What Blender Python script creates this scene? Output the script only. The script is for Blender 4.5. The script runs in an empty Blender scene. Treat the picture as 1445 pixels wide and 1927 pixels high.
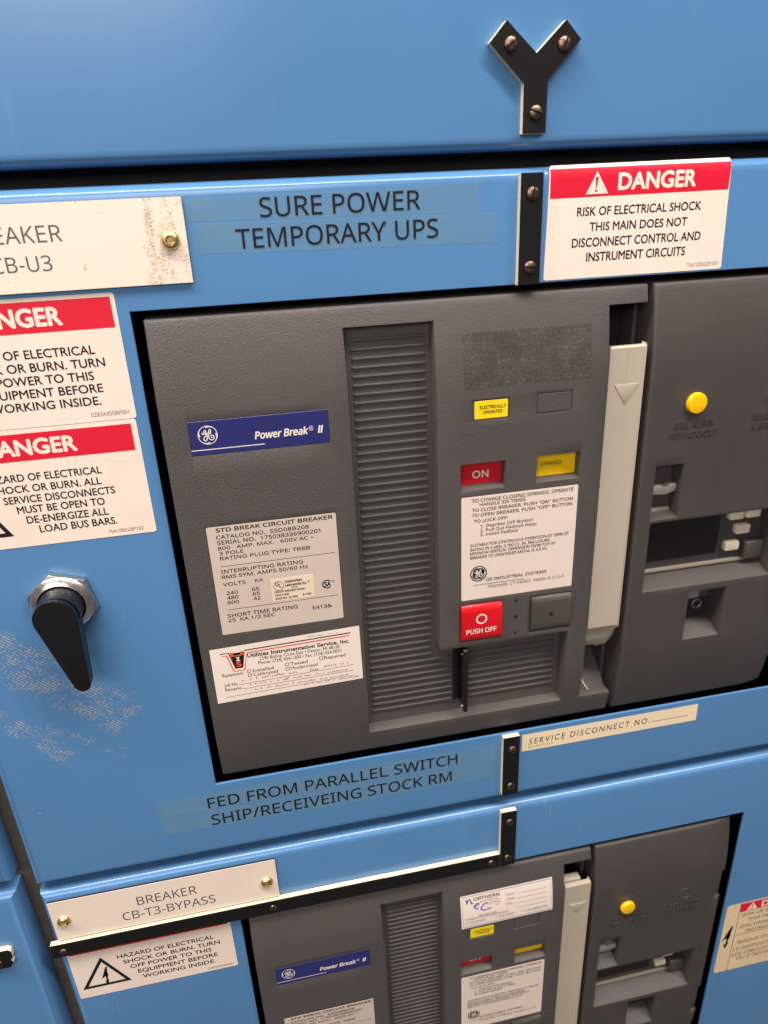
import bpy, bmesh, math, random, os
from mathutils import Vector, Matrix
random.seed(7)
S = bpy.context.scene
COL = S.collection
R = math.radians

# ------------------------------------------------------------------ camera, light, exposure
# panel coordinates in mm: u to the right, v up, z out of the panel towards the viewer; (0,0) is the foot of the camera on the panel
H0 = 1.5
def W(u, v, z=0.0): return Vector((u/1000, -z/1000, H0 + v/1000))

rx, ry, rz = 0.41704645, -0.17795878, -0.04777524
def camrot():
    cx, sx, cy, sy, cz, sz = math.cos(rx), math.sin(rx), math.cos(ry), math.sin(ry), math.cos(rz), math.sin(rz)
    X = Matrix(((1,0,0),(0,cx,-sx),(0,sx,cx))); Y = Matrix(((cy,0,sy),(0,1,0),(-sy,0,cy))); Z = Matrix(((cz,-sz,0),(sz,cz,0),(0,0,1)))
    M = Z @ X @ Y
    f = lambda r: Vector((M[r][0], M[r][2], -M[r][1]))
    right, down, fwd = f(0), f(1), f(2)
    up = -down
    return Matrix(((right.x, up.x, -fwd.x), (right.y, up.y, -fwd.y), (right.z, up.z, -fwd.z)))
cam_d = bpy.data.cameras.new('camera'); cam = bpy.data.objects.new('camera', cam_d); COL.objects.link(cam)
cam.matrix_world = Matrix.Translation(W(0, 0, 620)) @ camrot().to_4x4()
cam_d.sensor_fit = 'VERTICAL'; cam_d.sensor_height = 36.0; cam_d.lens = 1345.0/1927*36
cam_d.clip_start = 0.01; cam_d.clip_end = 50
cam_d.dof.use_dof = True; cam_d.dof.focus_distance = 0.74; cam_d.dof.aperture_fstop = 9.0
S.camera = cam

world = bpy.data.worlds.new('World'); S.world = world; world.use_nodes = True
bg = world.node_tree.nodes['Background']; bg.inputs[0].default_value = (1.0, 0.94, 0.89, 1); bg.inputs[1].default_value = 0.11

def area(name, loc, target, sx, sy, power, col):
    d = bpy.data.lights.new(name, 'AREA'); d.shape = 'RECTANGLE'; d.size = sx; d.size_y = sy; d.energy = power; d.color = col
    o = bpy.data.objects.new(name, d); COL.objects.link(o); o.location = loc
    o.rotation_euler = (target - loc).to_track_quat('-Z', 'Y').to_euler()
    return o
WARM = (1.0, 0.91, 0.835)
area('ceiling_lamp', W(-250, 2600, 1000), W(0, -500, 0), 6.5, 0.26, 310, WARM)
area('room_fill', W(-1500, 1500, 4000), W(0, -600, 0), 3.0, 1.4, 100, WARM)  # added fill light, evens out the brightness down the panel

S.view_settings.view_transform = 'Standard'; S.view_settings.look = 'None'
S.view_settings.exposure = 0.0; S.view_settings.gamma = 1.0
S.render.engine = 'CYCLES'
S.cycles.use_denoising = True

# ------------------------------------------------------------------ materials
MATS = {}
def mat(name, col, rough=0.5, metal=0.0, spec=0.5, coat=0.0, alpha=1.0):
    m = bpy.data.materials.new(name); m.use_nodes = True
    b = m.node_tree.nodes['Principled BSDF']
    b.inputs['Base Color'].default_value = (*col, 1); b.inputs['Roughness'].default_value = rough
    b.inputs['Metallic'].default_value = metal; b.inputs['Specular IOR Level'].default_value = spec
    b.inputs['Coat Weight'].default_value = coat; b.inputs['Alpha'].default_value = alpha
    MATS[name] = m
    return m
class N:
    """tiny node helper"""
    def __init__(s, m): s.t = m.node_tree; s.b = s.t.nodes['Principled BSDF']
    def new(s, k, **kw):
        n = s.t.nodes.new(k)
        for a, b in kw.items(): setattr(n, a, b)
        return n
    def link(s, a, b): s.t.links.new(a, b)
    def val(s, n, i, x):
        if hasattr(x, 'is_linked') or hasattr(x, 'links'): s.link(x, n.inputs[i])
        else: n.inputs[i].default_value = x
    def math(s, op, a, b=0.0, c=0.0, clamp=False):
        n = s.new('ShaderNodeMath', operation=op, use_clamp=clamp)
        s.val(n, 0, a); s.val(n, 1, b)
        if op in ('MULTIPLY_ADD', 'SMOOTH_MIN', 'COMPARE'): s.val(n, 2, c)
        return n.outputs[0]
    def coord(s, which='Object'): return s.new('ShaderNodeTexCoord').outputs[which]
    def pos(s): return s.new('ShaderNodeNewGeometry').outputs['Position']
    def noise(s, vec, scale, detail=2.0, rough=0.5, dist=0.0):
        n = s.new('ShaderNodeTexNoise'); s.link(vec, n.inputs['Vector'])
        n.inputs['Scale'].default_value = scale; n.inputs['Detail'].default_value = detail
        n.inputs['Roughness'].default_value = rough; n.inputs['Distortion'].default_value = dist
        return n.outputs['Fac']
    def ramp(s, x, lo, hi):
        n = s.new('ShaderNodeMapRange'); n.clamp = True
        s.val(n, 0, x); n.inputs[1].default_value = lo; n.inputs[2].default_value = hi
        return n.outputs[0]
    def mixc(s, f, a, b):
        n = s.new('ShaderNodeMix', data_type='RGBA'); s.val(n, 0, f)
        for i, x in ((6, a), (7, b)):
            if isinstance(x, tuple): n.inputs[i].default_value = (*x, 1)
            else: s.link(x, n.inputs[i])
        return n.outputs[2]
    def bump(s, h, strength, dist):
        n = s.new('ShaderNodeBump'); n.inputs['Strength'].default_value = strength; n.inputs['Distance'].default_value = dist
        s.link(h, n.inputs['Height']); s.link(n.outputs[0], s.b.inputs['Normal'])
        return n
    def mapv(s, vec, scale=(1,1,1), rot=(0,0,0), loc=(0,0,0)):
        n = s.new('ShaderNodeMapping'); s.link(vec, n.inputs[0])
        n.inputs['Location'].default_value = loc; n.inputs['Rotation'].default_value = rot; n.inputs['Scale'].default_value = scale
        return n.outputs[0]
    def base(s, x): s.link(x, s.b.inputs['Base Color'])
    def rough(s, x): s.link(x, s.b.inputs['Roughness'])

BLUE = (0.088, 0.232, 0.470)
def blue_paint(name, worn=False):
    m = mat(name, BLUE, 0.26, coat=0.0); n = N(m)
    p = n.pos()
    big = n.noise(p, 5.0, 3.0)
    c = n.mixc(n.ramp(big, 0.3, 0.7), (BLUE[0]*0.96, BLUE[1]*0.97, BLUE[2]*0.98), (BLUE[0]*1.05, BLUE[1]*1.03, BLUE[2]*1.02))
    # short pale scuffs and pin marks scattered over the paint
    sc = n.noise(n.mapv(p, (90, 90, 9), (0, 0.35, 0)), 1.0, 4.0, 0.6)
    area_m = n.ramp(n.noise(p, 3.2, 2.0), 0.52, 0.72)
    scm = n.math('MULTIPLY', n.ramp(sc, 0.60, 0.72), area_m)
    pin = n.new('ShaderNodeTexVoronoi'); n.link(p, pin.inputs['Vector']); pin.inputs['Scale'].default_value = 16.0
    pinm = n.math('LESS_THAN', pin.outputs['Distance'], 0.018)
    marks = n.math('MAXIMUM', n.math('MULTIPLY', scm, 0.17), n.math('MULTIPLY', pinm, 0.5))
    c = n.mixc(marks, c, (0.42, 0.52, 0.62))
    if worn:
        sep = n.new('ShaderNodeSeparateXYZ'); n.link(p, sep.inputs[0])
        U = n.math('MULTIPLY', sep.outputs[0], 1000.0); V = n.math('MULTIPLY', n.math('SUBTRACT', sep.outputs[2], H0), 1000.0)
        def rub(ax, ay, bx, by, hw, dens):
            L = math.hypot(bx-ax, by-ay); dx, dy = (bx-ax)/L, (by-ay)/L
            pu, pv = n.math('SUBTRACT', U, ax), n.math('SUBTRACT', V, ay)
            P = n.math('ADD', n.math('MULTIPLY', pu, dx), n.math('MULTIPLY', pv, dy))
            Q = n.math('ADD', n.math('MULTIPLY', pu, -dy), n.math('MULTIPLY', pv, dx))
            along = n.math('MULTIPLY', n.ramp(P, -14.0, 10.0), n.ramp(P, L+6.0, L-8.0))
            across = n.ramp(n.math('ABSOLUTE', Q), hw, hw*0.55)
            reg = n.math('MULTIPLY', along, across)
            blot = n.noise(n.mapv(p, (60, 60, 60), (0, 0.77, 0)), 1.0, 3.0, 0.6)
            wob = n.noise(p, 260.0, 1.0)
            w1 = n.math('SINE', n.math('MULTIPLY_ADD', wob, 2.6, n.math('MULTIPLY', P, 6.283/4.2)))
            w2 = n.math('SINE', n.math('MULTIPLY_ADD', wob, 2.6, n.math('MULTIPLY', Q, 6.283/2.7)))
            weave = n.math('MAXIMUM', n.ramp(w2, 0.5, 0.9), n.math('MULTIPLY', n.ramp(w1, 0.8, 0.97), 0.6))
            fine = n.ramp(n.math('MULTIPLY_ADD', n.noise(p, 55.0, 3.0, 0.65), 0.55, n.math('MULTIPLY', n.noise(n.mapv(p, (1, 1, 1), (0, -0.77, 0), (0, 0, 0)), 400.0, 2.0), 0.6)), 0.53, 0.63)
            lim = n.math('MULTIPLY', reg, n.ramp(n.math('MULTIPLY', blot, n.math('MULTIPLY_ADD', reg, 0.35, 0.75)), dens-0.03, dens+0.11))
            return n.math('MULTIPLY', n.math('MULTIPLY', weave, fine), lim)
        msk = rub(-286, -352, -156, -476, 34, 0.43)
        msk = n.math('MAXIMUM', msk, rub(-284, -440, -222, -515, 15, 0.49))
        msk = n.math('MAXIMUM', msk, rub(-262, -452, -160, -522, 9, 0.53))
        msk = n.math('MULTIPLY', msk, 0.85)
        c = n.mixc(msk, c, (0.58, 0.46, 0.28))
    n.base(c)
    peel = n.noise(p, 420.0, 2.0)
    n.bump(peel, 0.004, 0.0010)
    n.rough(n.math('MULTIPLY_ADD', big, 0.08, 0.20))
    return m
blue_paint('blue_paint'); blue_paint('worn_blue_paint', True)

def plastic(name, col, rough=0.5, scale=900.0, strength=0.35, dist=0.0005, var=0.10):
    m = mat(name, col, rough); n = N(m)
    p = n.coord()
    g = n.noise(p, scale, 3.0, 0.55)
    big = n.noise(p, 14.0, 3.0)
    lo = tuple(x*(1-var) for x in col); hi = tuple(x*(1+var) for x in col)
    n.base(n.mixc(big, lo, hi))
    n.bump(g, strength, dist)
    n.rough(n.math('MULTIPLY_ADD', big, 0.12, rough-0.06))
    return m
plastic('grey_plastic', (0.081, 0.072, 0.069), 0.41, 1080.0, 0.78, 0.0009)
plastic('cover_plastic', (0.061, 0.0535, 0.051), 0.41, 1080.0, 0.72, 0.0008)
plastic('pocket_grey', (0.045, 0.040, 0.038), 0.6)
plastic('button_grey', (0.072, 0.066, 0.058), 0.38, 900, 0.12, 0.0003)
plastic('beige_plastic', (0.44, 0.385, 0.305), 0.45, 250, 0.05, 0.0004, 0.05)
plastic('sill_tan', (0.30, 0.255, 0.20), 0.45, 250, 0.05, 0.0004, 0.05)
plastic('key_plastic', (0.70, 0.62, 0.50), 0.4, 250, 0.03, 0.0004, 0.04)
plastic('red_plastic', (0.66, 0.008, 0.014), 0.28, 200, 0.03, 0.0003, 0.05)
plastic('hasp_grey', (0.24, 0.225, 0.215), 0.38, 500, 0.2, 0.0004)
plastic('knob_black', (0.007, 0.007, 0.008), 0.36, 1200, 0.12, 0.0002)
mat('amber_button', (0.95, 0.52, 0.0), 0.35)
mat('black_enamel', (0.010, 0.009, 0.009), 0.18)
plastic('mimic_black', (0.009, 0.0085, 0.009), 0.55, 1400, 0.15, 0.0002)
MATS['mimic_black'].node_tree.nodes['Principled BSDF'].inputs['Specular IOR Level'].default_value = 0.18
plastic('mimic_cream', (0.80, 0.70, 0.50), 0.55, 500, 0.1, 0.0004, 0.08)
mat('core_slot_black', (0.015, 0.014, 0.014), 0.6)
mat('interior_black', (0.008, 0.007, 0.009), 0.8)
mat('screen_glass', (0.012, 0.011, 0.009), 0.16)
mat('bezel_blue_grey', (0.045, 0.043, 0.047), 0.45)
mat('white_ink', (0.80, 0.72, 0.66), 0.5)
mat('black_ink', (0.012, 0.011, 0.013), 0.5, spec=0.2)
mat('grey_ink', (0.10, 0.09, 0.085), 0.5)
mat('brown_ink', (0.33, 0.22, 0.15), 0.6)
mat('red_ink', (0.70, 0.008, 0.035), 0.42)
mat('orange_ink', (0.75, 0.10, 0.035), 0.5)
mat('blue_ink', (0.06, 0.07, 0.36), 0.5)
mat('badge_blue', (0.023, 0.027, 0.148), 0.32)
mat('indicator_red', (0.60, 0.008, 0.022), 0.35)
mat('indicator_yellow', (0.95, 0.60, 0.0), 0.4)
mat('label_yellow', (0.90, 0.66, 0.01), 0.4)
mat('fiber', (0.65, 0.5, 0.35), 0.7)
def paper(name, col, rough=0.42):
    m = mat(name, col, rough); n = N(m)
    p = n.coord(); b = n.noise(p, 22.0, 3.0); d = n.noise(p, 380.0, 3.0, 0.65)
    c = n.mixc(n.ramp(b, 0.35, 0.7), col, tuple(x*k for x, k in zip(col, (0.965, 0.955, 0.94))))
    c = n.mixc(n.math('MULTIPLY', n.ramp(d, 0.71, 0.78), 0.35), c, (0.40, 0.33, 0.26))
    n.base(c); n.bump(n.noise(p, 60.0, 2.0), 0.05, 0.001)
    return m
paper('label_white', (0.88, 0.745, 0.655)); paper('plate_paper', (0.78, 0.665, 0.59)); paper('label_beige', (0.62, 0.52, 0.455)); paper('ul_paper', (0.78, 0.66, 0.52))
paper('sticker_white', (0.86, 0.74, 0.67)); paper('service_cream', (0.86, 0.70, 0.50)); paper('warning_tan', (0.80, 0.62, 0.39))
m = paper('plate_white', (0.86, 0.735, 0.63))
def dirty_plate():
    m = mat('plate_stained', (0.86, 0.735, 0.63), 0.4); n = N(m)
    p = n.pos(); sep = n.new('ShaderNodeSeparateXYZ'); n.link(p, sep.inputs[0])
    U = n.math('MULTIPLY', sep.outputs[0], 1000.0)
    reg = n.math('MULTIPLY', n.ramp(U, -75.0, -62.0), n.ramp(n.math('ABSOLUTE', n.math('ADD', U, 66.0)), 60.0, 2.0))
    regR = n.ramp(U, -72.0, -64.0)
    f = n.noise(n.mapv(p, (0.45, 1, 1.2)), 620.0, 3.0, 0.65); big = n.noise(n.mapv(p, (1.6, 1, 0.7)), 70.0, 3.0)
    v = n.math('ADD', n.math('MULTIPLY', f, 0.6), n.math('MULTIPLY', big, 0.45))
    band = n.ramp(n.math('ABSOLUTE', n.math('ADD', U, 63.0)), 11.0, 2.0)
    st = n.math('MULTIPLY', n.math('MULTIPLY', regR, n.ramp(n.math('MULTIPLY_ADD', band, 0.05, v), 0.555, 0.64)), 0.65)
    few = n.math('MULTIPLY', n.ramp(n.noise(p, 160.0, 2.0), 0.72, 0.76), 0.6)
    n.base(n.mixc(n.math('MAXIMUM', st, few), (0.86, 0.735, 0.63), (0.37, 0.26, 0.11)))
dirty_plate()
def residue():
    m = mat('adhesive_residue', (0.08, 0.07, 0.06), 0.35); n = N(m)
    p = n.coord(); f = n.noise(p, 1500.0, 2.0, 0.6); g = n.noise(p, 45.0, 3.0)
    glint = n.ramp(n.math('MULTIPLY_ADD', g, 0.10, f), 0.64, 0.72)  # pale specks are glints on the residue, put into its colour
    n.base(n.mixc(n.math('MULTIPLY', glint, n.ramp(n.noise(p, 22.0, 2.0), 0.10, 0.55)), (0.058, 0.051, 0.048), (0.36, 0.32, 0.30)))
    n.link(n.ramp(n.math('MULTIPLY_ADD', g, 0.5, n.math('MULTIPLY', f, 0.9)), 0.42, 0.62), n.b.inputs['Alpha'])
    n.bump(f, 0.4, 0.0005)
residue()
def tape():
    m = mat('clear_tape', (0.27, 0.44, 0.47), 0.12, alpha=0.20); n = N(m)
    p = n.coord(); f = n.noise(n.mapv(p, (1, 1, 3)), 26.0, 3.0, 0.6)
    n.link(n.math('MULTIPLY_ADD', n.ramp(f, 0.5, 0.75), 0.14, 0.20), n.b.inputs['Alpha'])
    n.bump(n.noise(p, 18.0, 2.0), 0.12, 0.002)
tape()
def metal(name, col, rough, scale=300, s=0.15, dirt=None):
    m = mat(name, col, rough, 1.0); n = N(m); p = n.coord(); f = n.noise(p, scale, 3.0, 0.6)
    n.bump(f, s, 0.0004); n.rough(n.math('MULTIPLY_ADD', f, 0.25, rough-0.1))
    if dirt: n.base(n.mixc(n.ramp(n.noise(p, scale*0.7, 3.0), 0.42, 0.62), col, dirt))
metal('chrome', (0.92, 0.89, 0.86), 0.24, 180, 0.10, (0.80, 0.77, 0.74))
metal('nickel', (0.60, 0.565, 0.51), 0.36, 260, 0.2, (0.45, 0.42, 0.36))
metal('brass', (0.88, 0.68, 0.36), 0.36, 500, 0.2, (0.62, 0.45, 0.20))
metal('bronze', (0.30, 0.20, 0.155), 0.38, 700, 0.4, (0.16, 0.105, 0.085))
m = mat('dirty_frame', (0.13, 0.105, 0.075), 0.75); n = N(m); n.base(n.mixc(n.noise(n.pos(), 60.0, 4.0), (0.12, 0.10, 0.075), (0.06, 0.052, 0.045)))

# ------------------------------------------------------------------ builders
ORG = {}
def finish(name, bm, mats, parent=None, smooth=30.0, origin=None, normals=True):
    """link a bmesh (panel mm already turned into metres) as one mesh object whose origin is its own centre"""
    if normals: bmesh.ops.recalc_face_normals(bm, faces=bm.faces)
    me = bpy.data.meshes.new(name)
    if origin is None:
        xs = [v.co for v in bm.verts]
        origin = Vector([(min(c[i] for c in xs)+max(c[i] for c in xs))/2 for i in range(3)])
    bmesh.ops.translate(bm, verts=bm.verts, vec=-origin)
    bm.to_mesh(me); bm.free()
    for k in (mats if isinstance(mats, (list, tuple)) else [mats]): me.materials.append(MATS[k])
    for p in me.polygons: p.use_smooth = True
    me.set_sharp_from_angle(angle=R(smooth))
    o = bpy.data.objects.new(name, me); COL.objects.link(o)
    ORG[o] = origin
    if parent is not None: o.parent = parent; o.location = origin - ORG[parent]
    else: o.location = origin
    return o
def empty(name, loc):
    o = bpy.data.objects.new(name, None); COL.objects.link(o); o.location = loc; o.empty_display_size = 0.02
    ORG[o] = loc.copy(); return o
def tag(o, label, cat, group=None, kind=None):
    if label: o['label'] = label
    if cat: o['category'] = cat
    if group: o['group'] = group
    if kind: o['kind'] = kind
    return o
def vtx(bm, u, v, z): return bm.verts.new(W(u, v, z))
def bevel(bm, edges, off, seg=2):
    if edges: bmesh.ops.bevel(bm, geom=list(edges), offset=off/1000, offset_type='OFFSET', segments=seg, profile=0.5, affect='EDGES', clamp_overlap=True)
def prism(bm, poly, z0, z1, mi=0, bev=0.0, seg=2, cap=True, front_only=False):
    """closed prism over a (u,v) polygon between z0 and z1"""
    a = [vtx(bm, u, v, z0) for u, v in poly]; b = [vtx(bm, u, v, z1) for u, v in poly]
    k = len(poly); fs = []
    for i in range(k): fs.append(bm.faces.new((a[i], a[(i+1) % k], b[(i+1) % k], b[i])))
    top = bm.faces.new(b); fs.append(top)
    if cap: fs.append(bm.faces.new(list(reversed(a))))
    for f in fs: f.material_index = mi
    if bev:
        es = set(top.edges)
        if not front_only:
            for f in fs: es.update(f.edges)
        bevel(bm, es, bev, seg)
    return fs
def rect(u0, v0, u1, v1): return [(u0, v0), (u1, v0), (u1, v1), (u0, v1)]
def rrect(u0, v0, u1, v1, r, n=4):
    if u0 > u1: u0, u1 = u1, u0
    if v0 > v1: v0, v1 = v1, v0
    out = []
    for cx, cy, a0 in ((u1-r, v1-r, 0), (u0+r, v1-r, 90), (u0+r, v0+r, 180), (u1-r, v0+r, 270)):
        for i in range(n+1):
            a = R(a0 + 90*i/n); out.append((cx + r*math.cos(a), cy + r*math.sin(a)))
    return out
def box(bm, u0, u1, v0, v1, z0, z1, mi=0, bev=0.0, seg=2): return prism(bm, rect(min(u0,u1), min(v0,v1), max(u0,u1), max(v0,v1)), z0, z1, mi, bev, seg)
def lathe(bm, cu, cv, prof, n=32, mi=0, a0=0.0):
    """turned about the panel normal: prof = [(radius, z)...]"""
    rings = []
    for r, z in prof:
        rings.append([vtx(bm, cu, cv, z)] if r < 1e-6 else [vtx(bm, cu + r*math.cos(a0+6.28318*i/n), cv + r*math.sin(a0+6.28318*i/n), z) for i in range(n)])
    for a, b in zip(rings, rings[1:]):
        for i in range(n):
            j = (i+1) % n
            q = [a[i], a[j], b[j], b[i]] if len(a) > 1 and len(b) > 1 else ([a[0], b[j], b[i]] if len(a) == 1 else [a[i], a[j], b[0]])
            f = bm.faces.new(q); f.material_index = mi
def sheet(bm, poly, z, mi=0, zf=None, cuts=None):
    """a printed or stuck flat sheet; cuts = list of v where it may bend, zf(v) = bend"""
    f = bm.faces.new([vtx(bm, u, v, z) for u, v in poly]); f.material_index = mi
    if zf:
        for c in cuts:
            bmesh.ops.bisect_plane(bm, geom=bm.verts[:]+bm.edges[:]+bm.faces[:], plane_co=W(0, c, 0), plane_no=Vector((0, 0, 1)))
def bend(bm, zf):
    for v in bm.verts: v.co.y -= zf((v.co.z-H0)*1000)/1000
def ribbon(bm, pts, w, z, mi=0, smooth=2, closed=False):
    pts = [Vector(p) for p in pts]
    for _ in range(smooth):
        q = [pts[0]] if not closed else []
        m = len(pts)
        for i in range(m if closed else m-1):
            a, b = pts[i], pts[(i+1) % m]; q += [a*0.75+b*0.25, a*0.25+b*0.75]
        if not closed: q.append(pts[-1])
        pts = q
    m = len(pts); L = []; Rr = []
    for i, p in enumerate(pts):
        a = pts[i-1] if (i > 0 or closed) else p; b = pts[(i+1) % m] if (i < m-1 or closed) else p
        d = (b-a); d = d.normalized() if d.length > 1e-9 else Vector((1, 0))
        ww = w(i/(m-1)) if callable(w) else w
        nn = Vector((-d.y, d.x))*ww/2
        L.append(vtx(bm, p.x+nn.x, p.y+nn.y, z)); Rr.append(vtx(bm, p.x-nn.x, p.y-nn.y, z))
    for i in range(m if closed else m-1):
        j = (i+1) % m
        f = bm.faces.new((Rr[i], Rr[j], L[j], L[i])); f.material_index = mi
def ring2(bm, cu, cv, r0, r1, z, mi=0, n=36):
    a = [vtx(bm, cu+r0*math.cos(6.28318*i/n), cv+r0*math.sin(6.28318*i/n), z) for i in range(n)]
    b = [vtx(bm, cu+r1*math.cos(6.28318*i/n), cv+r1*math.sin(6.28318*i/n), z) for i in range(n)]
    for i in range(n):
        f = bm.faces.new((a[i], b[i], b[(i+1) % n], a[(i+1) % n])); f.material_index = mi
def disc(bm, cu, cv, r, z, mi=0, n=28):
    f = bm.faces.new([vtx(bm, cu+r*math.cos(6.28318*i/n), cv+r*math.sin(6.28318*i/n), z) for i in range(n)]); f.material_index = mi

# lettering: text curves turned into flat printed (or raised) meshes
FONT = None                                                    # a plain grotesque that ships with Blender; None = Blender's built-in geometric face
try:
    FONT = bpy.data.fonts.load(os.path.join(bpy.utils.resource_path('LOCAL'), 'datafiles', 'fonts', 'NotoSansMath-Regular.woff2'))
except Exception:
    FONT = None
_cache = {}
def glyphs(s, geo, shear, space=1.0):
    k = (s, geo, shear, space)
    if k in _cache: return _cache[k]
    cu = bpy.data.curves.new('lettering', 'FONT'); cu.body = s; cu.size = 1.0; cu.resolution_u = 3
    if FONT and not geo: cu.font = FONT
    cu.shear = shear; cu.fill_mode = 'FRONT'; cu.space_character = space
    o = bpy.data.objects.new('lettering', cu); COL.objects.link(o)
    dg = bpy.context.evaluated_depsgraph_get(); me = bpy.data.meshes.new_from_object(o.evaluated_get(dg))
    vs = [(v.co.x, v.co.y) for v in me.vertices]; fs = [tuple(p.vertices) for p in me.polygons]
    bpy.data.objects.remove(o); bpy.data.curves.remove(cu); bpy.data.meshes.remove(me)
    _cache[k] = (vs, fs); return vs, fs
CAP = {}
def text(bm, s, u0, u1, vb, cap, z, bold=0.0, shear=0.0, mi=0, geo=False, space=1.0):
    """one line of lettering from u0 to u1 with its baseline at vb and capitals cap mm high; bold thickens every stroke by bold*cap"""
    if geo not in CAP:
        h, _ = glyphs('H', geo, 0); CAP[geo] = max(y for x, y in h)
    vs, fs = glyphs(s, geo, shear, space)
    x0 = min(x for x, y in vs); x1 = max(x for x, y in vs)
    d = max(0.0, bold)*cap*0.7
    sy = (cap-2*d)/CAP[geo]; sx = sy if u1 is None else (u1-u0-2*d)/(x1-x0)
    offs = [(0, 0)] if d == 0 else [(0, 0), (d, 0), (-d, 0), (0, d), (0, -d), (.7*d, .7*d), (-.7*d, .7*d), (.7*d, -.7*d), (-.7*d, -.7*d)]
    for k, (dx, dy) in enumerate(offs):
        vv = [vtx(bm, u0+d+dx+(x-x0)*sx, vb+d+dy+y*sy, z+0.004*k) for x, y in vs]
        for f in fs:
            try: g = bm.faces.new([vv[i] for i in f]); g.material_index = mi
            except ValueError: pass
def ink(name, parent, lines, mats, z, zf=None, extra=None):
    bm = bmesh.new()
    for ln in lines:
        kw = ln[5] if len(ln) > 5 else {}
        text(bm, ln[0], ln[1], ln[2], ln[3], ln[4], z, **kw)
    if extra: extra(bm, z)
    if zf:
        vv = [(v.co.z-H0)*1000 for v in bm.verts]; c = math.floor(min(vv))+0.37
        while c < max(vv):
            bmesh.ops.bisect_plane(bm, geom=bm.verts[:]+bm.edges[:]+bm.faces[:], plane_co=W(0, c, 0), plane_no=Vector((0, 0, 1))); c += 1.5 if zf is bendtop else 6.0
        bend(bm, zf)
    for f in bm.faces:
        f.normal_update()
        if f.normal.y > 0: f.normal_flip()
    return finish(name, bm, mats, parent, normals=False)

# ------------------------------------------------------------------ the cabinet
def door(name, u0, u1, v0, v1, matname, hole=None, r=10.0, label=''):
    """folded sheet steel door: flat face, bent edges, returns, optional cut-out"""
    bm = bmesh.new(); loops = []
    def loop(off, z): return [vtx(bm, a, b, z) for a, b in rect(u0+off, v0+off, u1-off, v1-off)]
    if hole:
        h = [vtx(bm, a, b, -2.5) for a, b in rect(*hole)]; loops.append(h)
        loops.append([vtx(bm, a, b, -0.5) for a, b in rect(*hole)])
        loops.append([vtx(bm, a, b, 0) for a, b in rect(hole[0]-0.5, hole[1]-0.5, hole[2]+0.5, hole[3]+0.5)])
        # split the flat face so that it can be shaded evenly
    for i in range(9):
        t = R(90*i/8); loops.append(loop(r - r*math.sin(t), -(r - r*math.cos(t))))
    loops.append(loop(0, -26)); 
    for a, b in zip(loops, loops[1:]):
        for i in range(4): bm.faces.new((a[i], a[(i+1) % 4], b[(i+1) % 4], b[i]))
    if not hole: bm.faces.new(loops[0])
    bm.faces.new(list(reversed(loops[-1]))) if not hole else None
    o = finish(name, bm, matname)
    tag(o, label, 'cabinet door')
    return o
upper = door('cabinet_door', -297, 930, 29, 620, 'blue_paint', None, 10, 'blue cabinet door above the dark gap, with the black Y shape screwed on')
middle = door('cabinet_door', -297, 930, -678, 15.7, 'worn_blue_paint', (-88, -578, 589, -77), 10, 'blue cabinet door with a rubbed patch below its black latch handle')
lower = door('cabinet_door', -297, 930, -1400, -692.5, 'blue_paint', (-88, -1290, 589, -788), 10, 'lowest blue cabinet door, framing the breaker with the calibration sticker')
sideM = door('cabinet_door', -900, -318, -667, 15.7, 'blue_paint', None, 12, 'rounded edge of the neighbouring cabinet door left of the long dirty gap, upper one')
sideL = door('cabinet_door', -900, -318, -1400, -681, 'blue_paint', None, 12, 'scuffed neighbouring cabinet door at the lower left, carrying a chipped black strip end')

bm = bmesh.new()
box(bm, -915, 945, -1415, 622, -150, -140, 1)                 # back
box(bm, -900, 930, -720, -655, -70, -32, 1); box(bm, -900, 930, 5, 45, -70, -32, 1)
box(bm, -912, 942, -1412, -1402, -139.9, -2, 1); box(bm, 932, 942, -1401.9, 620, -139.9, -2, 1); box(bm, -912, -902, -1401.9, 620, -139.9, -2, 1)
box(bm, -345, -280, -1400, 620, -70, -27, 0)
for u in (-120, 600): box(bm, u, u+25, -1400, 620, -139, -60, 1)
tag(finish('cabinet_frame', bm, ['dirty_frame', 'interior_black']), 'dark steel frame behind the blue cabinet doors', None, None, 'structure')

# ------------------------------------------------------------------ screws
def slotted_head(bm, r, z, ang=0.0):
    k = 20
    prof = [(r, z), (r, z+0.7), (r*0.92, z+1.5), (r*0.7, z+2.2), (r*0.38, z+2.6), (0, z+2.7)]
    b2 = bmesh.new()
    lathe(b2, 0, 0, prof, k); disc(b2, 0, 0, r, z, n=k)
    bmesh.ops.remove_doubles(b2, verts=b2.verts, dist=1e-6)
    s = r*0.15/1000
    parts = []
    for sg in (1, -1):
        c = b2.copy()
        g = bmesh.ops.bisect_plane(c, geom=c.verts[:]+c.edges[:]+c.faces[:], plane_co=Vector((sg*s, 0, H0)), plane_no=Vector((-sg, 0, 0)), clear_outer=True)
        es = [e for e in g['geom_cut'] if isinstance(e, bmesh.types.BMEdge)]
        bmesh.ops.contextual_create(c, geom=es)
        parts.append(c)
    b2.free()
    lathe(bm, 0, 0, [(r*0.9, z), (r*0.9, z+0.5), (0, z+0.5)], k, 1)  # black slot floor: shade in the slot put into the colour
    for c in parts:
        me = bpy.data.meshes.new('t'); c.to_mesh(me); bm.from_mesh(me); bpy.data.meshes.remove(me); c.free()
_slot = None
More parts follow.
